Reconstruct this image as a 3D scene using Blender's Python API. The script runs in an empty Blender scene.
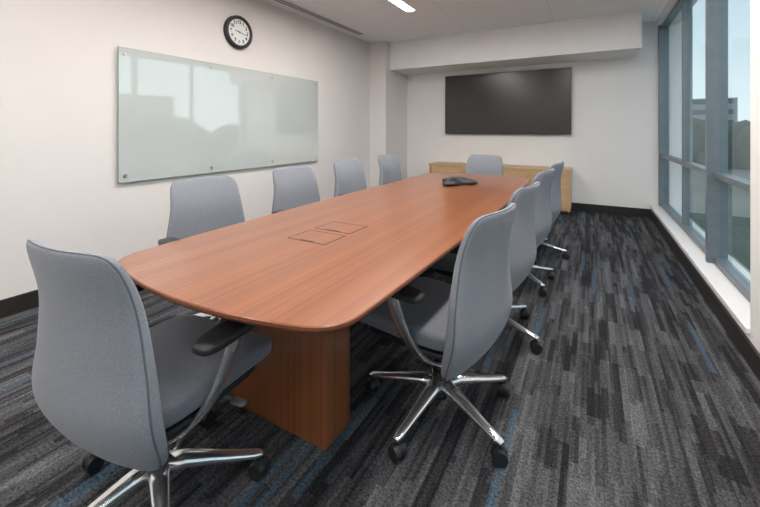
import bpy, bmesh, math, random
from mathutils import Vector, Matrix
random.seed(4)
sc = bpy.context.scene
sc.view_settings.view_transform = 'Standard'
sc.view_settings.look = 'None'
COL = sc.collection

# ------------------------------------------------------------ materials
def mat(name, color=(.8,.8,.8), rough=.5, metal=0.0, coat=0.0, spec=.5, emit=None, estr=0):
    m = bpy.data.materials.new(name); m.use_nodes = True
    b = m.node_tree.nodes['Principled BSDF']
    b.inputs['Base Color'].default_value = (*color, 1)
    b.inputs['Roughness'].default_value = rough
    b.inputs['Metallic'].default_value = metal
    b.inputs['Coat Weight'].default_value = coat
    b.inputs['Specular IOR Level'].default_value = spec
    if emit:
        b.inputs['Emission Color'].default_value = (*emit, 1)
        b.inputs['Emission Strength'].default_value = estr
    return m
def nd(m, t, **kw):
    n = m.node_tree.nodes.new(t)
    for k, v in kw.items(): setattr(n, k, v)
    return n
def lk(m, a, b): m.node_tree.links.new(a, b)
def bsdf(m): return m.node_tree.nodes['Principled BSDF']
def ramp(m, stops, interp='LINEAR'):
    r = nd(m, 'ShaderNodeValToRGB'); cr = r.color_ramp; cr.interpolation = interp
    while len(cr.elements) < len(stops): cr.elements.new(.5)
    for e, (p, c) in zip(cr.elements, stops):
        e.position = p; e.color = (*c, 1)
    return r
def math_(m, op, a, b=None):
    n = nd(m, 'ShaderNodeMath', operation=op)
    for i, v in enumerate((a, b)):
        if v is None: continue
        if isinstance(v, (int, float)): n.inputs[i].default_value = v
        else: lk(m, v, n.inputs[i])
    return n.outputs[0]
def noise_col(m, scale, c1, c2, vec_scale=(1,1,1), detail=3, bump=0, bscale=None, bdist=.002, lo=.35, hi=.65):
    tc = nd(m, 'ShaderNodeTexCoord'); mp = nd(m, 'ShaderNodeMapping')
    mp.inputs['Scale'].default_value = vec_scale
    lk(m, tc.outputs['Object'], mp.inputs['Vector'])
    n = nd(m, 'ShaderNodeTexNoise'); n.inputs['Scale'].default_value = scale; n.inputs['Detail'].default_value = detail
    lk(m, mp.outputs[0], n.inputs['Vector'])
    r = ramp(m, [(lo, c1), (hi, c2)])
    lk(m, n.outputs['Fac'], r.inputs[0]); lk(m, r.outputs[0], bsdf(m).inputs['Base Color'])
    if bump:
        n2 = n
        if bscale:
            n2 = nd(m, 'ShaderNodeTexNoise'); n2.inputs['Scale'].default_value = bscale
            lk(m, mp.outputs[0], n2.inputs['Vector'])
        b = nd(m, 'ShaderNodeBump'); b.inputs['Strength'].default_value = bump; b.inputs['Distance'].default_value = bdist
        lk(m, n2.outputs['Fac'], b.inputs['Height']); lk(m, b.outputs[0], bsdf(m).inputs['Normal'])
    return m

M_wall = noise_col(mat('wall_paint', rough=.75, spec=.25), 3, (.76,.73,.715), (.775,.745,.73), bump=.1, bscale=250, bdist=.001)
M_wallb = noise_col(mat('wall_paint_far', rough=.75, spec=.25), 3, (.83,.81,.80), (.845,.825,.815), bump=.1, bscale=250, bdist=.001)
M_ceilw = noise_col(mat('soffit_paint', rough=.8, spec=.2), 3, (.86,.845,.84), (.88,.865,.86))
M_base = noise_col(mat('baseboard_vinyl', rough=.45), 8, (.020,.017,.017), (.027,.023,.023))
M_sill = noise_col(mat('sill_white', rough=.4), 5, (.80,.78,.78), (.82,.80,.80))
M_frame = noise_col(mat('window_aluminium', rough=.4, metal=.4), 10, (.17,.205,.23), (.195,.23,.255))
M_alu = noise_col(mat('polished_aluminium', rough=.2, metal=.92), 6, (.88,.88,.89), (.92,.92,.93))
M_blk = noise_col(mat('black_plastic', rough=.42), 20, (.014,.014,.015), (.022,.022,.024))
M_grey = noise_col(mat('grey_plastic', rough=.5), 20, (.11,.11,.12), (.14,.14,.15))
M_screen = noise_col(mat('tv_screen', rough=.22, spec=.5), 2, (.030,.027,.028), (.036,.032,.033))
M_oak = noise_col(mat('light_oak', rough=.4), 4, (.62,.42,.23), (.54,.35,.18), vec_scale=(1.5,10,10), detail=6)
M_steel = noise_col(mat('brushed_steel', rough=.3, metal=1), 10, (.5,.5,.5), (.6,.6,.6))
M_white = noise_col(mat('clock_face_white', rough=.5), 10, (.8,.8,.78), (.84,.84,.82))
M_glow = mat('light_diffuser', (1,1,1), .5, emit=(1,.955,.91), estr=54)

# fabric
def fabric(name, c1, c2):
    m = mat(name, rough=.9, spec=.2)
    noise_col(m, 260, c1, c2, detail=2, bump=.35, bscale=600, bdist=.0015, lo=.3, hi=.7)
    bsdf(m).inputs['Sheen Weight'].default_value = .2
    return m
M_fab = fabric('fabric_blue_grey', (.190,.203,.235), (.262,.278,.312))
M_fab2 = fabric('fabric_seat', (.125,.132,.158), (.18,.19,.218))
M_seam = mat('seam_piping', (.12,.13,.15), .8)

# wood
def wood(name, axis, cA, cB, rough, coat, k=1.0):
    m = mat(name, rough=rough, coat=coat)
    bsdf(m).inputs['Coat Roughness'].default_value = .16
    tc = nd(m, 'ShaderNodeTexCoord')
    def n(scv, s, d=4):
        mp = nd(m, 'ShaderNodeMapping'); mp.inputs['Scale'].default_value = scv
        lk(m, tc.outputs['Object'], mp.inputs['Vector'])
        t = nd(m, 'ShaderNodeTexNoise'); t.inputs['Scale'].default_value = s; t.inputs['Detail'].default_value = d
        lk(m, mp.outputs[0], t.inputs['Vector']); return t.outputs['Fac']
    if axis == 'Y': s1, s2 = (34,.1,34), (6,.06,6)
    else: s1, s2 = (34,34,.15), (6,6,.1)
    f = math_(m, 'ADD', math_(m, 'MULTIPLY', n(s1, 2.0, 1), .6), math_(m, 'MULTIPLY', n(s2, 2.0, 1), .4))
    mid = tuple((a+b)/2 for a, b in zip(cA, cB))
    r = ramp(m, [(.34, cA), (.5, mid), (.66, cB)])
    lk(m, f, r.inputs[0]); lk(m, r.outputs[0], bsdf(m).inputs['Base Color'])
    return m
M_wood = wood('cherry_veneer', 'Y', (.205,.066,.026), (.305,.108,.043), .3, .5)
M_woodz = wood('cherry_veneer_base', 'Z', (.19,.058,.022), (.31,.106,.040), .32, .35)
M_wedge = wood('cherry_edge', 'Y', (.17,.050,.019), (.24,.078,.029), .35, .3)

M_board = noise_col(mat('back_painted_glass', rough=.04, spec=1.0, coat=1.0), 1.5, (.585,.635,.625), (.605,.655,.645))
bsdf(M_board).inputs['Coat Roughness'].default_value = .02
bsdf(M_board).inputs['Coat IOR'].default_value = 2.1
M_bedge = mat('glass_edge_green', (.2,.34,.3), .1)

def glass():
    m = bpy.data.materials.new('window_glass'); m.use_nodes = True
    nt = m.node_tree; nt.nodes.clear()
    o = nt.nodes.new('ShaderNodeOutputMaterial'); t = nt.nodes.new('ShaderNodeBsdfTransparent')
    g = nt.nodes.new('ShaderNodeBsdfGlossy'); f = nt.nodes.new('ShaderNodeLayerWeight'); mx = nt.nodes.new('ShaderNodeMixShader')
    p = nt.nodes.new('ShaderNodeMath'); p.operation = 'MULTIPLY'; p.inputs[1].default_value = .3
    t.inputs[0].default_value = (.86,.94,.955,1); g.inputs['Roughness'].default_value = .01
    g.inputs[0].default_value = (.8,.9,.95,1)
    f.inputs[0].default_value = .2
    nt.links.new(f.outputs['Fresnel'], p.inputs[0])
    nt.links.new(p.outputs[0], mx.inputs[0]); nt.links.new(t.outputs[0], mx.inputs[1]); nt.links.new(g.outputs[0], mx.inputs[2])
    nt.links.new(mx.outputs[0], o.inputs[0]); return m
M_glass = glass()

def carpet():
    m = mat('plank_carpet', rough=.95, spec=.1)
    tc = nd(m, 'ShaderNodeTexCoord'); sp = nd(m, 'ShaderNodeSeparateXYZ'); lk(m, tc.outputs['Object'], sp.inputs[0])
    X, Y = sp.outputs[0], sp.outputs[1]
    def layer(w, L, seed):
        col = math_(m, 'FLOOR', math_(m, 'DIVIDE', math_(m, 'ADD', X, seed), w))
        wn = nd(m, 'ShaderNodeTexWhiteNoise', noise_dimensions='1D'); lk(m, math_(m, 'ADD', col, seed*13.7), wn.inputs['W'])
        row = math_(m, 'FLOOR', math_(m, 'ADD', math_(m, 'DIVIDE', Y, L), math_(m, 'MULTIPLY', wn.outputs['Value'], 7)))
        cb = nd(m, 'ShaderNodeCombineXYZ'); lk(m, col, cb.inputs[0]); lk(m, row, cb.inputs[1]); cb.inputs[2].default_value = seed
        w2 = nd(m, 'ShaderNodeTexWhiteNoise', noise_dimensions='3D'); lk(m, cb.outputs[0], w2.inputs['Vector'])
        return w2.outputs['Value']
    a = layer(.056, .5, 3.1); b = layer(.028, .26, 11.3); c = layer(.014, .34, 23.9); d = layer(.028, .55, 41.3); e = layer(.25, 1.0, 7.7)
    v = math_(m, 'ADD', math_(m, 'MULTIPLY', a, .30), math_(m, 'MULTIPLY', b, .32))
    v = math_(m, 'ADD', v, math_(m, 'MULTIPLY', c, .24))
    v = math_(m, 'ADD', v, math_(m, 'MULTIPLY', e, .14))
    n = nd(m, 'ShaderNodeTexNoise'); n.inputs['Scale'].default_value = 110; n.inputs['Detail'].default_value = 2
    lk(m, tc.outputs['Object'], n.inputs['Vector'])
    r = ramp(m, [(.25,(.020,.020,.022)), (.38,(.036,.035,.038)), (.50,(.060,.061,.065)), (.64,(.080,.082,.087)), (.8,(.120,.122,.126))])
    lk(m, v, r.inputs[0])
    blue = math_(m, 'MULTIPLY', math_(m, 'GREATER_THAN', d, .955), .55)
    mx = nd(m, 'ShaderNodeMix', data_type='RGBA'); lk(m, blue, mx.inputs['Factor']); lk(m, r.outputs[0], mx.inputs['A'])
    mx.inputs['B'].default_value = (.055,.105,.155,1)
    m2 = nd(m, 'ShaderNodeMix', data_type='RGBA', blend_type='MULTIPLY'); m2.inputs['Factor'].default_value = 1
    r2 = ramp(m, [(.3,(.45,.45,.45)), (.7,(1.55,1.55,1.55))]); lk(m, n.outputs['Fac'], r2.inputs[0])
    lk(m, mx.outputs['Result'], m2.inputs['A']); lk(m, r2.outputs[0], m2.inputs['B'])
    lk(m, m2.outputs['Result'], bsdf(m).inputs['Base Color'])
    bp = nd(m, 'ShaderNodeBump'); bp.inputs['Strength'].default_value = .5; bp.inputs['Distance'].default_value = .004
    lk(m, n.outputs['Fac'], bp.inputs['Height']); lk(m, bp.outputs[0], bsdf(m).inputs['Normal'])
    return m
M_carpet = carpet()

def ceil_mat():
    m = mat('acoustic_tile', rough=.9, spec=.1)
    tc = nd(m, 'ShaderNodeTexCoord'); sp = nd(m, 'ShaderNodeSeparateXYZ'); lk(m, tc.outputs['Object'], sp.inputs[0])
    def line(s, per, off):
        f = math_(m, 'FRACT', math_(m, 'DIVIDE', math_(m, 'ADD', s, off), per))
        return math_(m, 'LESS_THAN', f, .009/per)
    l = math_(m, 'MAXIMUM', line(sp.outputs[0], 1.2, 10.07), line(sp.outputs[1], 1.2, 10.3))
    mx = nd(m, 'ShaderNodeMix', data_type='RGBA'); lk(m, l, mx.inputs['Factor'])
    mx.inputs['A'].default_value = (.92,.91,.905,1); mx.inputs['B'].default_value = (.78,.765,.76,1)
    lk(m, mx.outputs['Result'], bsdf(m).inputs['Base Color']); return m
M_ceil = ceil_mat()

# ------------------------------------------------------------ mesh helpers
def obj(name, bm, m, parent=None, smooth=False, bevel=0, recalc=True):
    me = bpy.data.meshes.new(name)
    if recalc: bmesh.ops.recalc_face_normals(bm, faces=bm.faces)
    bm.to_mesh(me); bm.free()
    if m: me.materials.append(m)
    o = bpy.data.objects.new(name, me); COL.objects.link(o)
    if parent: o.parent = parent
    if smooth:
        for p in me.polygons: p.use_smooth = True
    if bevel:
        b = o.modifiers.new('bevel', 'BEVEL'); b.width = bevel; b.segments = 3; b.limit_method = 'ANGLE'
    return o
def addbox(bm, lo, hi):
    lo, hi = Vector(lo), Vector(hi); c = (lo+hi)/2; s = hi-lo
    bmesh.ops.create_cube(bm, size=1, matrix=Matrix.Translation(c) @ Matrix.Diagonal((*s, 1)))
def box(name, lo, hi, m, parent=None, bevel=0):
    bm = bmesh.new(); addbox(bm, lo, hi); return obj(name, bm, m, parent, bevel=bevel)
def boxes(name, lst, m, parent=None, bevel=0):
    bm = bmesh.new()
    for lo, hi in lst: addbox(bm, lo, hi)
    return obj(name, bm, m, parent, bevel=bevel)
def empty(name, loc=(0,0,0), rz=0):
    e = bpy.data.objects.new(name, None); e.location = loc; e.rotation_euler = (0,0,rz); e.empty_display_size = .1
    COL.objects.link(e); return e
def rbox(size, n=5, div=14, fn=None, bm=None, c=(0,0,0), plane=None, pn=8):
    """rounded box; plane=('x','z') gives those two axes their own corner exponent pn"""
    own = bm or bmesh.new(); t = bmesh.new()
    bmesh.ops.create_cube(t, size=2)
    bmesh.ops.subdivide_edges(t, edges=t.edges[:], cuts=div, use_grid_fill=True)
    for v in t.verts:
        p = v.co
        if plane:
            a, b = abs(getattr(p, plane[0])), abs(getattr(p, plane[1]))
            e = ({'x','y','z'}-set(plane)).pop(); cc = abs(getattr(p, e))
            r = (a**pn+b**pn)**(1/pn); k = (r**n+cc**n)**(1/n)
        else:
            k = (abs(p.x)**n+abs(p.y)**n+abs(p.z)**n)**(1/n)
        q = p/k; q = Vector((q.x*size[0]/2, q.y*size[1]/2, q.z*size[2]/2))
        v.co = (fn(q) if fn else q) + Vector(c)
    me = bpy.data.meshes.new('t'); t.to_mesh(me); t.free(); own.from_mesh(me); bpy.data.meshes.remove(me)
    return own
def cyl(bm, c, r, h, axis='Z', seg=24, r2=None):
    rot = {'Z': Matrix(), 'X': Matrix.Rotation(math.pi/2,4,'Y'), 'Y': Matrix.Rotation(math.pi/2,4,'X')}[axis]
    bmesh.ops.create_cone(bm, cap_ends=True, segments=seg, radius1=r, radius2=r if r2 is None else r2, depth=h, matrix=Matrix.Translation(c) @ rot)
def sweep(bm, pts, side, ws, ts, k=12, n=3):
    pts = [Vector(p) for p in pts]; side = Vector(side).normalized(); rings = []
    for i, p in enumerate(pts):
        d = (pts[min(i+1,len(pts)-1)] - pts[max(i-1,0)]).normalized(); up = side.cross(d).normalized()
        ring = []
        for j in range(k):
            a = 2*math.pi*j/k; ca, sa = math.cos(a), math.sin(a)
            x = math.copysign(abs(ca)**(2/n), ca); y = math.copysign(abs(sa)**(2/n), sa)
            ring.append(bm.verts.new(p + side*x*ws[i]/2 + up*y*ts[i]/2))
        rings.append(ring)
    for a, b in zip(rings, rings[1:]):
        for j in range(k): bm.faces.new((a[j], a[(j+1)%k], b[(j+1)%k], b[j]))
    bm.faces.new(rings[0]); bm.faces.new(rings[-1][::-1])
def smoothpts(pts, n=6):
    pts = [Vector(p) for p in pts]; out = []
    P = [pts[0]*2-pts[1]] + pts + [pts[-1]*2-pts[-2]]
    for i in range(1, len(P)-2):
        for s in range(n):
            t = s/n; a, b, c, d = P[i-1:i+3]
            out.append(.5*((2*b)+(c-a)*t+(2*a-5*b+4*c-d)*t*t+(3*b-a-3*c+d)*t**3))
    out.append(pts[-1]); return out
def interp(tab, x):
    if x <= tab[0][0]: return tab[0][1]
    if x >= tab[-1][0]: return tab[-1][1]
    for i in range(len(tab)-1):
        if x <= tab[i+1][0]:
            x0, v0 = tab[i]; x1, v1 = tab[i+1]; t = (x-x0)/(x1-x0)
            def slope(j):
                if j == 0: return (tab[1][1]-tab[0][1])/(tab[1][0]-tab[0][0])
                if j == len(tab)-1: return (tab[-1][1]-tab[-2][1])/(tab[-1][0]-tab[-2][0])
                return (tab[j+1][1]-tab[j-1][1])/(tab[j+1][0]-tab[j-1][0])
            m0, m1 = slope(i)*(x1-x0), slope(i+1)*(x1-x0)
            return (2*t**3-3*t*t+1)*v0+(t**3-2*t*t+t)*m0+(-2*t**3+3*t*t)*v1+(t**3-t*t)*m1

# ------------------------------------------------------------ room
XL, XR, XG = -3.42, .74, .85
YN, YF, H = -2.0, 6.55, 2.79
box('floor', (XL-.1, YN-.1, -.1), (1.1, YF+.1, 0), M_carpet)
box('ceiling', (XL-.1, YN-.1, H), (1.1, YF+.1, H+.1), M_ceil)
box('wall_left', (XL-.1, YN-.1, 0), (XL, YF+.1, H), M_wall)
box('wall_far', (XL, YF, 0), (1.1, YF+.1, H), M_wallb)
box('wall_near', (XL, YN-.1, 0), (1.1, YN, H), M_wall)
YP0, YP1 = 1.5, 2.72
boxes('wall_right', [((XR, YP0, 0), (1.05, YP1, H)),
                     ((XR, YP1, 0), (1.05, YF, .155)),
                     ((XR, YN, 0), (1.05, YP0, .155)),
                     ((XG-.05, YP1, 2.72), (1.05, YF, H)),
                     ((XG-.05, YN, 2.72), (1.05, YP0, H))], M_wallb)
boxes('trim_1', [((XR-.02, YP1, .155), (XG, YF, .185)), ((XR-.02, YN, .155), (XG, YP0, .185))], M_sill, bevel=.004)
box('wall_column', (XL, 5.68, 0), (-3.1, YF, H), M_wall)
box('wall_soffit', (-3.1, 5.85, 2.31), (.56, YF, H), M_ceilw)
box('baseboard_left', (XL, YN, 0), (XL+.015, 5.68, .12), M_base)
boxes('baseboard_far', [((-3.1, YF-.015, 0), (XR, YF, .12)), ((XL+.015, 5.665, 0), (-3.085, 5.68, .12)), ((-3.1, 5.68, 0), (-3.085, YF-.015, .12))], M_base)
box('baseboard_right', (XR-.015, YN, 0), (XR, YF-.015, .12), M_base)
box('baseboard_near', (XL+.015, YN, 0), (XR-.015, YN+.015, .12), M_base)

def window(name, y0, y1, muls):
    w = empty(name, (XG, y0, 0))
    L = y1-y0; bars = []
    for y, dp in muls: bars.append(((-dp, y-y0-.022, .185), (.085, y-y0+.022, 2.72)))
    bars += [((.0, 0, .185), (.08, L, .235)), ((.0, 0, .865), (.08, L, .91)), ((.0, 0, 2.67), (.08, L, 2.72))]
    boxes('mullions', bars, M_frame, w, bevel=.003)
    bm = bmesh.new(); vs = [bm.verts.new((.032, y, z)) for y, z in ((.005,.19),(L-.005,.19),(L-.005,2.71),(.005,2.71))]; bm.faces.new(vs)
    obj('glass', bm, M_glass, w)
    return w
window('window_1', YP1, YF, [(6.52,0.03), (5.12,0), (3.93,.045), (2.75,0)])
window('added_window', YN, YP0, [(1.47,0), (.25,.045), (-.95,0), (-1.97,0)])  # out of view, added to let more daylight onto the near chairs

# exterior
M_grass = noise_col(mat('outdoor_ground', rough=.95), .05, (.09,.11,.07), (.2,.2,.19))
M_tree = noise_col(mat('foliage', rough=.95), .8, (.03,.05,.035), (.07,.10,.06))
M_bldg = noise_col(mat('building_concrete', rough=.8), .3, (.3,.31,.32), (.36,.37,.38))
M_bwin = mat('building_glazing', (.06,.09,.12), .15)
box('outdoor_ground', (4, -150, -8.2), (300, 420, -8), M_grass)
tl = bmesh.new()
def tree(x, y, r):
    bmesh.ops.create_icosphere(tl, subdivisions=2, radius=r, matrix=Matrix.Translation((x, y, -8+r*random.uniform(.9,1.5))) @ Matrix.Diagonal((1,1,random.uniform(1,1.4),1)))
for i in range(110): tree(60+random.uniform(0,14), -60+i*1.7, random.uniform(2.8,4.8))
for i in range(60): tree(9+i*1.3, 118+random.uniform(0,16), random.uniform(3.2,5.2))
for v in tl.verts: v.co += Vector((random.uniform(-.35,.35), random.uniform(-.35,.35), random.uniform(-.35,.35)))
obj('tree_line', tl, M_tree, smooth=True)
def building(x, y, w, d, h):
    e = empty('office_building', (x, y, -8))
    box('facade', (0,0,0), (d,w,h), M_bldg, e)
    bl = []; z = 1.2
    while z < h-1.5:
        bl.append(((-.06, .8, z), (0, w-.8, z+1.5))); bl.append(((.8,-.06,z),(d-.8,0,z+1.5))); z += 3.2
    boxes('window_bands', bl, M_bwin, e)
building(22, 150, 16, 16, 19); building(50, 160, 20, 18, 17); building(100, 40, 26, 16, 19)

# world
w = bpy.data.worlds.new('sky'); sc.world = w; w.use_nodes = True
nt = w.node_tree; bg = nt.nodes['Background']
tc = nt.nodes.new('ShaderNodeTexCoord'); sp = nt.nodes.new('ShaderNodeSeparateXYZ'); cr = nt.nodes.new('ShaderNodeValToRGB')
nt.links.new(tc.outputs['Generated'], sp.inputs[0]); nt.links.new(sp.outputs[2], cr.inputs[0]); nt.links.new(cr.outputs[0], bg.inputs[0])
cr.color_ramp.elements[0].position = .0; cr.color_ramp.elements[0].color = (.64,.71,.735,1)
cr.color_ramp.elements[1].position = .7; cr.color_ramp.elements[1].color = (.42,.52,.60,1)
e = cr.color_ramp.elements.new(.25); e.color = (.48,.59,.65,1)
bg.inputs[1].default_value = 1.75

# ceiling fixtures
def linlight(x, y0, y1, wd=.11):
    e = empty('linear_ceiling_light', (x, (y0+y1)/2, H)); L = (y1-y0)/2
    boxes('housing', [((-wd/2-.012, -L-.012, -.012), (-wd/2, L+.012, 0)), ((wd/2, -L-.012, -.012), (wd/2+.012, L+.012, 0)),
                      ((-wd/2, -L-.012, -.012), (wd/2, -L, 0)), ((-wd/2, L, -.012), (wd/2, L+.012, 0))], M_sill, e)
    box('diffuser', (-wd/2, -L, -.008), (wd/2, L, -.001), M_glow, e)
linlight(-2.02, .4, 4.38); linlight(-.2, .4, 4.38); linlight(-2.02, -1.8, -.1); linlight(-.2, -1.8, -.1)
v = empty('air_vent', (-3.22, 3.2, H))
boxes('frame', [((-.06,-1.9,-.008),(-.045,1.9,0)), ((.045,-1.9,-.008),(.06,1.9,0)), ((-.006,-1.9,-.008),(.006,1.9,0)), ((-.045,1.885,-.008),(.045,1.9,0)), ((-.045,-1.9,-.008),(.045,-1.885,0))], M_sill, v)
boxes('slots', [((-.045,-1.885,-.003),(-.006,1.885,0)), ((.006,-1.885,-.003),(.045,1.885,0))], M_grey, v)

# ------------------------------------------------------------ whiteboard, clock, tv, credenza
wb = empty('glass_whiteboard', (XL, 2.905, 1.375))
box('glass_panel', (.025, -1.285, -.56), (.033, 1.285, .56), M_board, wb)
boxes('panel_edge', [((.0245,-1.288,-.563),(.0335,-1.285,.563)), ((.0245,1.285,-.563),(.0335,1.288,.563)), ((.0245,-1.285,.56),(.0335,1.285,.563)), ((.0245,-1.285,-.563),(.0335,1.285,-.56))], M_bedge, wb)
bm = bmesh.new()
for yy in (-1.24, -.42, .42, 1.24):
    for zz in (-.51, .51): cyl(bm, (.0203, yy, zz), .014, .04, 'X', 16)
obj('standoffs', bm, M_steel, wb)

ck = empty('wall_clock', (XL, 2.83, 2.33))
bm = bmesh.new(); cyl(bm, (.0155, 0, 0), .178, .03, 'X', 64); obj('case', bm, M_blk, ck)
bm = bmesh.new(); cyl(bm, (.031, 0, 0), .142, .004, 'X', 64); obj('face', bm, M_white, ck)
bm = bmesh.new()
rim_prof = [(.142,.030),(.145,.042),(.162,.048),(.180,.040),(.182,.001)]
rings = []
for j in range(64):
    a = 2*math.pi*j/64; rings.append([bm.verts.new((x, r*math.cos(a), r*math.sin(a))) for r, x in rim_prof])
for j in range(64):
    A, B = rings[j], rings[(j+1)%64]
    for k in range(len(rim_prof)-1): bm.faces.new((A[k], A[k+1], B[k+1], B[k]))
obj('rim', bm, M_blk, ck, smooth=True)
for h in range(1, 13):
    cu = bpy.data.curves.new('numeral', 'FONT'); cu.body = str(h); cu.size = .052; cu.align_x = 'CENTER'; cu.align_y = 'CENTER'; cu.extrude = .001; cu.offset = .0015
    cu.materials.append(M_blk)
    o = bpy.data.objects.new('numeral_%d' % h, cu); COL.objects.link(o); o.parent = ck
    a = math.pi/2 - h*math.pi/6
    o.location = (.0345, .110*math.cos(a), .110*math.sin(a)); o.rotation_euler = (math.pi/2, 0, math.pi/2)
bm = bmesh.new()
def hand(a, L, wd):
    d = Vector((0, math.cos(a), math.sin(a))); n = Vector((0, -d.z, d.y)); x = Vector((.0375,0,0))
    vs = [bm.verts.new(x + d*s*L + n*t*wd) for s, t in ((-.2,-1),(-.2,1),(1,.5),(1,-.5))]; bm.faces.new(vs)
    vs2 = [bm.verts.new(v.co + Vector((.0015,0,0))) for v in vs]; bm.faces.new(vs2)
    for i in range(4): bm.faces.new((vs[i], vs[(i+1)%4], vs2[(i+1)%4], vs2[i]))
hand(math.radians(170), .06, .006); hand(math.radians(-12), .095, .004)
cyl(bm, (.0375,0,0), .008, .004, 'X', 16)
obj('hands', bm, M_blk, ck)

tv = empty('wall_mounted_tv', (-1.29, YF, 1.70))
TW, TH = 2.04, 1.04
box('back_case', (-TW/2+.03, -.055, -TH/2+.03), (TW/2-.03, -.001, TH/2-.03), M_blk, tv)
box('bezel', (-TW/2, -.075, -TH/2), (TW/2, -.05, TH/2), M_blk, tv, bevel=.004)
box('screen', (-TW/2+.012, -.0765, -TH/2+.016), (TW/2-.012, -.074, TH/2-.012), M_screen, tv)

cz = empty('credenza', (-1.36, 6.30, 0))
CW, CD, CH = 2.18, .46, .67
boxes('carcass', [((-CW/2,-CD/2,.06),(-CW/2+.025,CD/2,CH-.03)), ((CW/2-.025,-CD/2,.06),(CW/2,CD/2,CH-.03)), ((-CW/2,-CD/2+.02,.06),(CW/2,CD/2,.085)), ((-CW/2,CD/2-.02,.06),(CW/2,CD/2,CH-.03)), ((-CW/2+.02,-CD/2+.03,.08),(CW/2-.02,-CD/2+.04,CH-.03))], M_oak, cz)
box('top', (-CW/2-.01,-CD/2-.012,CH-.03), (CW/2+.01,CD/2,CH), M_oak, cz, bevel=.003)
box('plinth', (-CW/2+.03,-CD/2+.05,0), (CW/2-.03,CD/2-.02,.06), M_blk, cz)
dw = (CW-.06)/4
boxes('doors', [((-CW/2+.03+i*dw+.003,-CD/2,.09),(-CW/2+.03+(i+1)*dw-.003,-CD/2+.02,CH-.035)) for i in range(4)], M_oak, cz, bevel=.002)
bm = bmesh.new()
for i in range(4):
    x = -CW/2+.03+i*dw + (dw-.05 if i%2==0 else .05); cyl(bm, (x,-CD/2-.02,.52), .005, .14, 'Z', 12)
    for zz in (.46,.58): cyl(bm, (x,-CD/2-.01,zz), .004, .02, 'Y', 10)
obj('handles', bm, M_steel, cz)

# ------------------------------------------------------------ table
TX = -1.11; Y0, Y1 = .68, 4.34; TZ = .74
tb = empty('conference_table', (TX, (Y0+Y1)/2, 0)); hl = (Y1-Y0)/2
def outline(inset=0):
    sag, hw, rc = .095, .548, .10
    def arc(x): return -hl + sag*(x/hw)**2
    out = []; cpt = Vector((hw, arc(hw))); a0 = hw-rc
    for i in range(15): x = a0*i/14; out.append(Vector((x, arc(x))))
    A = Vector((a0, arc(a0))); B = Vector((hw+.006, -hl+sag+rc))
    for i in range(1, 10):
        t = i/10; out.append(A*(1-t)**2 + cpt*2*t*(1-t) + B*t*t)
    n = 24; yb = B.y
    for i in range(n+1):
        y = yb + (-2*yb)*i/n; out.append(Vector((hw+.006+.038*(1-(y/yb)**2), y)))
    for p in out[:24][::-1]: out.append(Vector((p.x, -p.y)))
    full = out + [Vector((-p.x, p.y)) for p in out[::-1][1:-1]]
    if inset:
        n = len(full); res = []
        for i in range(n):
            t = (full[(i+1)%n]-full[i-1]).normalized(); res.append(full[i]+Vector((-t.y, t.x))*inset)
        return res
    return full
bm = bmesh.new(); layers = []
for ins, z in [(.004, TZ), (0, TZ-.003), (0, TZ-.012), (.014, TZ-.027)]:
    layers.append([bm.verts.new((p.x, p.y, z)) for p in outline(ins)])
n = len(layers[0])
bm.faces.new(layers[0]); bm.faces.new(layers[-1][::-1])
for A, B in zip(layers, layers[1:]):
    for i in range(n): bm.faces.new((A[i], B[i], B[(i+1)%n], A[(i+1)%n])).material_index = 1
o = obj('tabletop', bm, M_wood, tb); o.data.materials.append(M_wedge)
for nm, y in (('base_near', -hl+.48), ('base_far', hl-.67)):
    box(nm, (-.33, y, 0), (.21, y+.17, TZ-.027), M_woodz, tb, bevel=.004)
box('stretcher', (-.03, -hl+.64, .32), (.01, hl-.67, .5), M_woodz, tb, bevel=.004)
M_dark = mat('hatch_gap', (.02,.012,.008), .6)
for i, yc in enumerate((1.405, 1.605)):
    y = yc-(Y0+Y1)/2
    boxes('hatch_gap_%d'%(i+1), [((-.142,y-.082,TZ-.001),(.082,y-.076,TZ+.0006)), ((-.142,y+.076,TZ-.001),(.082,y+.082,TZ+.0006)), ((-.142,y-.082,TZ-.001),(-.136,y+.082,TZ+.0006)), ((.076,y-.082,TZ-.001),(.082,y+.082,TZ+.0006)), ((-.07,y-.082,TZ-.001),(.01,y-.066,TZ+.0007))], M_dark, tb)
    box('hatch_lid_%d'%(i+1), (-.136,y-.076,TZ-.001), (.076,y+.076,TZ+.0005), M_wood, tb)

# conference phone
ph = empty('conference_phone', (-1.11, 3.42, TZ+.002), math.radians(20)); ph.scale = (1.15,1.15,1.25)
bm = bmesh.new(); N = 72; rs = []
for s, z in ((.86,.004),(1,.010),(.97,.022),(.72,.038),(.45,.05),(.40,.052)):
    ring = []
    for j in range(N):
        a = 2*math.pi*j/N; r = .125+.05*math.cos(3*a)
        if s < .6: r = .115+.012*math.cos(3*a)
        ring.append(bm.verts.new((r*s*math.cos(a), r*s*math.sin(a), z)))
    rs.append(ring)
for A, B in zip(rs, rs[1:]):
    for j in range(N): bm.faces.new((A[j], A[(j+1)%N], B[(j+1)%N], B[j]))
bm.faces.new(rs[0]); bm.faces.new(rs[-1]); obj('body', bm, M_blk, ph, smooth=True)
bm = bmesh.new(); cyl(bm, (0,0,.054), .04, .006, 'Z', 32); obj('speaker_grille', bm, M_grey, ph)
bm = bmesh.new()
for k in range(3):
    a = 2*math.pi*k/3; cyl(bm, (.12*math.cos(a), .12*math.sin(a), .003), .015, .006, 'Z', 12)
obj('feet', bm, M_blk, ph)
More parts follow.
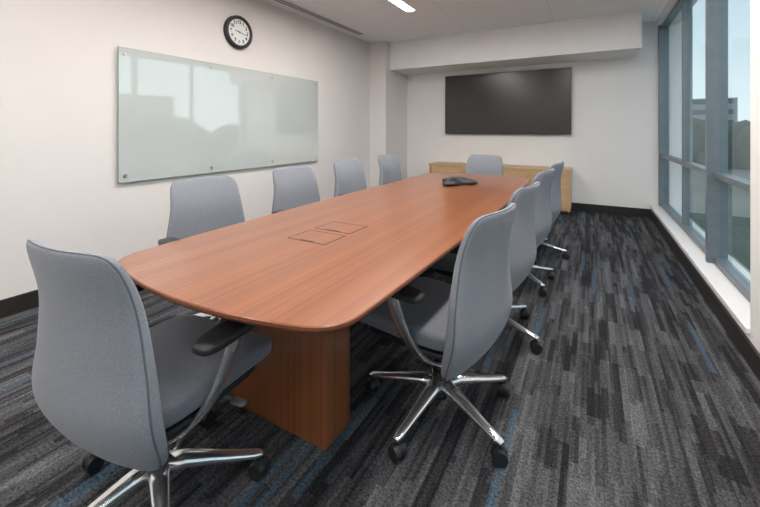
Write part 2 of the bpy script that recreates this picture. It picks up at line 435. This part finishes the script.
box('keypad', (-.085,-.03,.034), (-.05,.03,.044), M_grey, ph, bevel=.002)

# ------------------------------------------------------------ chair parts (meshes shared)
HB, HT = .29, .935; HM, HH = (HB+HT)/2, (HT-HB)
def back_center(h): return interp([(.29,-.165),(.38,-.207),(.48,-.232),(.62,-.234),(.78,-.247),(.94,-.297)], h)
def back_half(h): return interp([(.29,.232),(.38,.260),(.48,.268),(.62,.246),(.78,.222),(.94,.214)], h)
def back_fn(q):
    h = HM + q.z; u = q.x/.25
    th = interp([(.30,.7),(.45,1.15),(.6,1.0),(.94,.6)], h)
    return Vector((u*back_half(h), back_center(h) + q.y*th + .04*u*u, h))
def seat_fn(q):
    u = q.x/.25; v = q.y/.26
    z = q.z + .425 + .012*u*u - .035*max(0, v-.35)**2*1.6 - .008*(1-v*v)*(1-u*u)
    hw = 1 - .06*max(0, -v) 
    return Vector((q.x*hw, q.y+.075, z))
parts = {}
def reg(name, bm, m, smooth=True):
    o = obj(name, bm, m, None, smooth); parts[name] = o.data; bpy.data.objects.remove(o)
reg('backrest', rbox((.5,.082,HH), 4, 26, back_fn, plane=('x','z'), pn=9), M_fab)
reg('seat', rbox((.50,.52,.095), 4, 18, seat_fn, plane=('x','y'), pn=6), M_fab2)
bm = bmesh.new(); K = 160; rings = []
for j in range(K):
    a = 2*math.pi*j/K; ca, sa = math.cos(a), math.sin(a); k = (abs(ca)**9+abs(sa)**9)**(-1/9)
    def P(s): return back_fn(Vector((.25*s*k*ca, -.010, HH/2*s*k*sa)))
    c = P(1.0); out = (P(1.02)-P(.98)).normalized(); f = Vector((0,1,0))
    rings.append([bm.verts.new(c + out*.0025*math.cos(t) + f*.003*math.sin(t)) for t in [i*math.pi/3 for i in range(6)]])
for j in range(K):
    for i in range(6): bm.faces.new((rings[j][i], rings[j][(i+1)%6], rings[(j+1)%K][(i+1)%6], rings[(j+1)%K][i]))
reg('backrest_seam', bm, M_seam)
reg('seat_pan', rbox((.44,.44,.03), 6, 8, lambda q: q+Vector((0,.06,.372))), M_blk)
bm = bmesh.new(); rbox((.15,.24,.06), 6, 6, lambda q: q+Vector((0,-.01,.335)), bm)
reg('tilt_mechanism', bm, M_grey)
bm = bmesh.new(); cyl(bm, (0,0,.225), .026, .19, 'Z', 24); cyl(bm, (0,0,.15), .034, .07, 'Z', 24); cyl(bm, (0,0,.085), .03, .05, 'Z', 24)
reg('gas_column', bm, M_blk, False)
bm = bmesh.new()
p = smoothpts([(0,-.05,.33),(0,-.12,.315),(0,-.165,.33),(0,-.20,.40)], 5); sweep(bm, p, (1,0,0), [.09]*len(p), [.018]*len(p))
reg('back_support', bm, M_alu)
bm = bmesh.new(); pad = bmesh.new()
for s in (-1, 1):
    p = smoothpts([(s*.04,-.06,.265),(s*.12,-.05,.285),(s*.20,-.03,.340),(s*.262,.0,.43),(s*.290,.03,.53),(s*.302,.05,.615)], 7)
    n_ = len(p); sweep(bm, p, (0,1,.0), [.060]*n_, [.019]*n_, k=16)
    rbox((.094,.26,.036), 4, 8, lambda q: Vector((s*.302+q.x, .035+q.y, .630+q.z-.006*(q.y/.13)**2)), pad, plane=('x','y'), pn=3.5)
reg('armrest_supports', bm, M_alu); reg('armrest_pads', pad, M_blk)
bm = bmesh.new(); cyl(bm, (.15,.10,.345), .005, .2, 'X', 10); rbox((.06,.03,.012), 4, 4, lambda q: q+Vector((.26,.10,.345)), bm)
reg('lever', bm, M_grey)
bm = bmesh.new(); cyl(bm, (0,0,.115), .043, .06, 'Z', 28, r2=.036)
R = .325
cas = bmesh.new()
for k in range(5):
    a = 2*math.pi*k/5 + math.pi/2; d = Vector((math.cos(a), math.sin(a), 0)); sd = Vector((-d.y, d.x, 0))
    rr = [.02,.09,.17,.25,R-.01,R+.014]; zz = [.124,.121,.108,.094,.085,.082]
    sweep(bm, [d*r+Vector((0,0,z)) for r, z in zip(rr, zz)], sd, [.070,.058,.047,.039,.035,.026], [.046,.038,.03,.023,.019,.013])
    c = d*R; ax = Matrix.Rotation(random.uniform(0,3.1), 4, 'Z')
    for s in (-1, 1):
        m4 = Matrix.Translation(c+Vector((0,0,.031))) @ ax @ Matrix.Translation((s*.016,0,0)) @ Matrix.Rotation(math.pi/2,4,'Y')
        bmesh.ops.create_cone(cas, cap_ends=True, segments=24, radius1=.031 if s>0 else .027, radius2=.027 if s>0 else .031, depth=.020, matrix=m4)
    m4 = Matrix.Translation(c+Vector((0,0,.038))) @ ax @ Matrix.Rotation(math.pi/2,4,'Y')
    bmesh.ops.create_cone(cas, cap_ends=True, segments=20, radius1=.027, radius2=.027, depth=.016, matrix=m4)
    bmesh.ops.create_cone(cas, cap_ends=True, segments=12, radius1=.009, radius2=.009, depth=.03, matrix=Matrix.Translation(c+Vector((0,0,.066))))
reg('star_base', bm, M_alu); reg('casters', cas, M_blk, False)
def chair(x, y, facing_deg, spin=0):
    e = empty('office_chair', (x, y, 0), math.radians(facing_deg-90))
    for nme, me in parts.items():
        o = bpy.data.objects.new(nme, me); COL.objects.link(o); o.parent = e
        if nme in ('star_base', 'casters'): o.rotation_euler.z = math.radians(spin)
chair(-1.275, .73, 95, 22)
for x, y, f, s in ((-.59,1.59,171,18),(-.58,2.37,172,25),(-.57,3.26,171,5),(-.545,4.05,172,40)): chair(x, y, f, s)
for y, f, s in ((1.52,-11,5),(2.37,-8,30),(3.19,-5,12),(4.08,-2,50)): chair(-1.96, y, f, s)
chair(-1.16, 4.46, -90, 0)

# ------------------------------------------------------------ camera
cam = bpy.data.cameras.new('camera'); co = bpy.data.objects.new('camera', cam); COL.objects.link(co)
cam.sensor_width = 36; cam.lens = 36*374/760
cam.shift_y = -123.5/760
co.location = (0, 0, 1.25); co.rotation_euler = (math.pi/2, 0, math.radians(29.5))
cam.clip_start = .02; cam.clip_end = 500
sc.camera = co
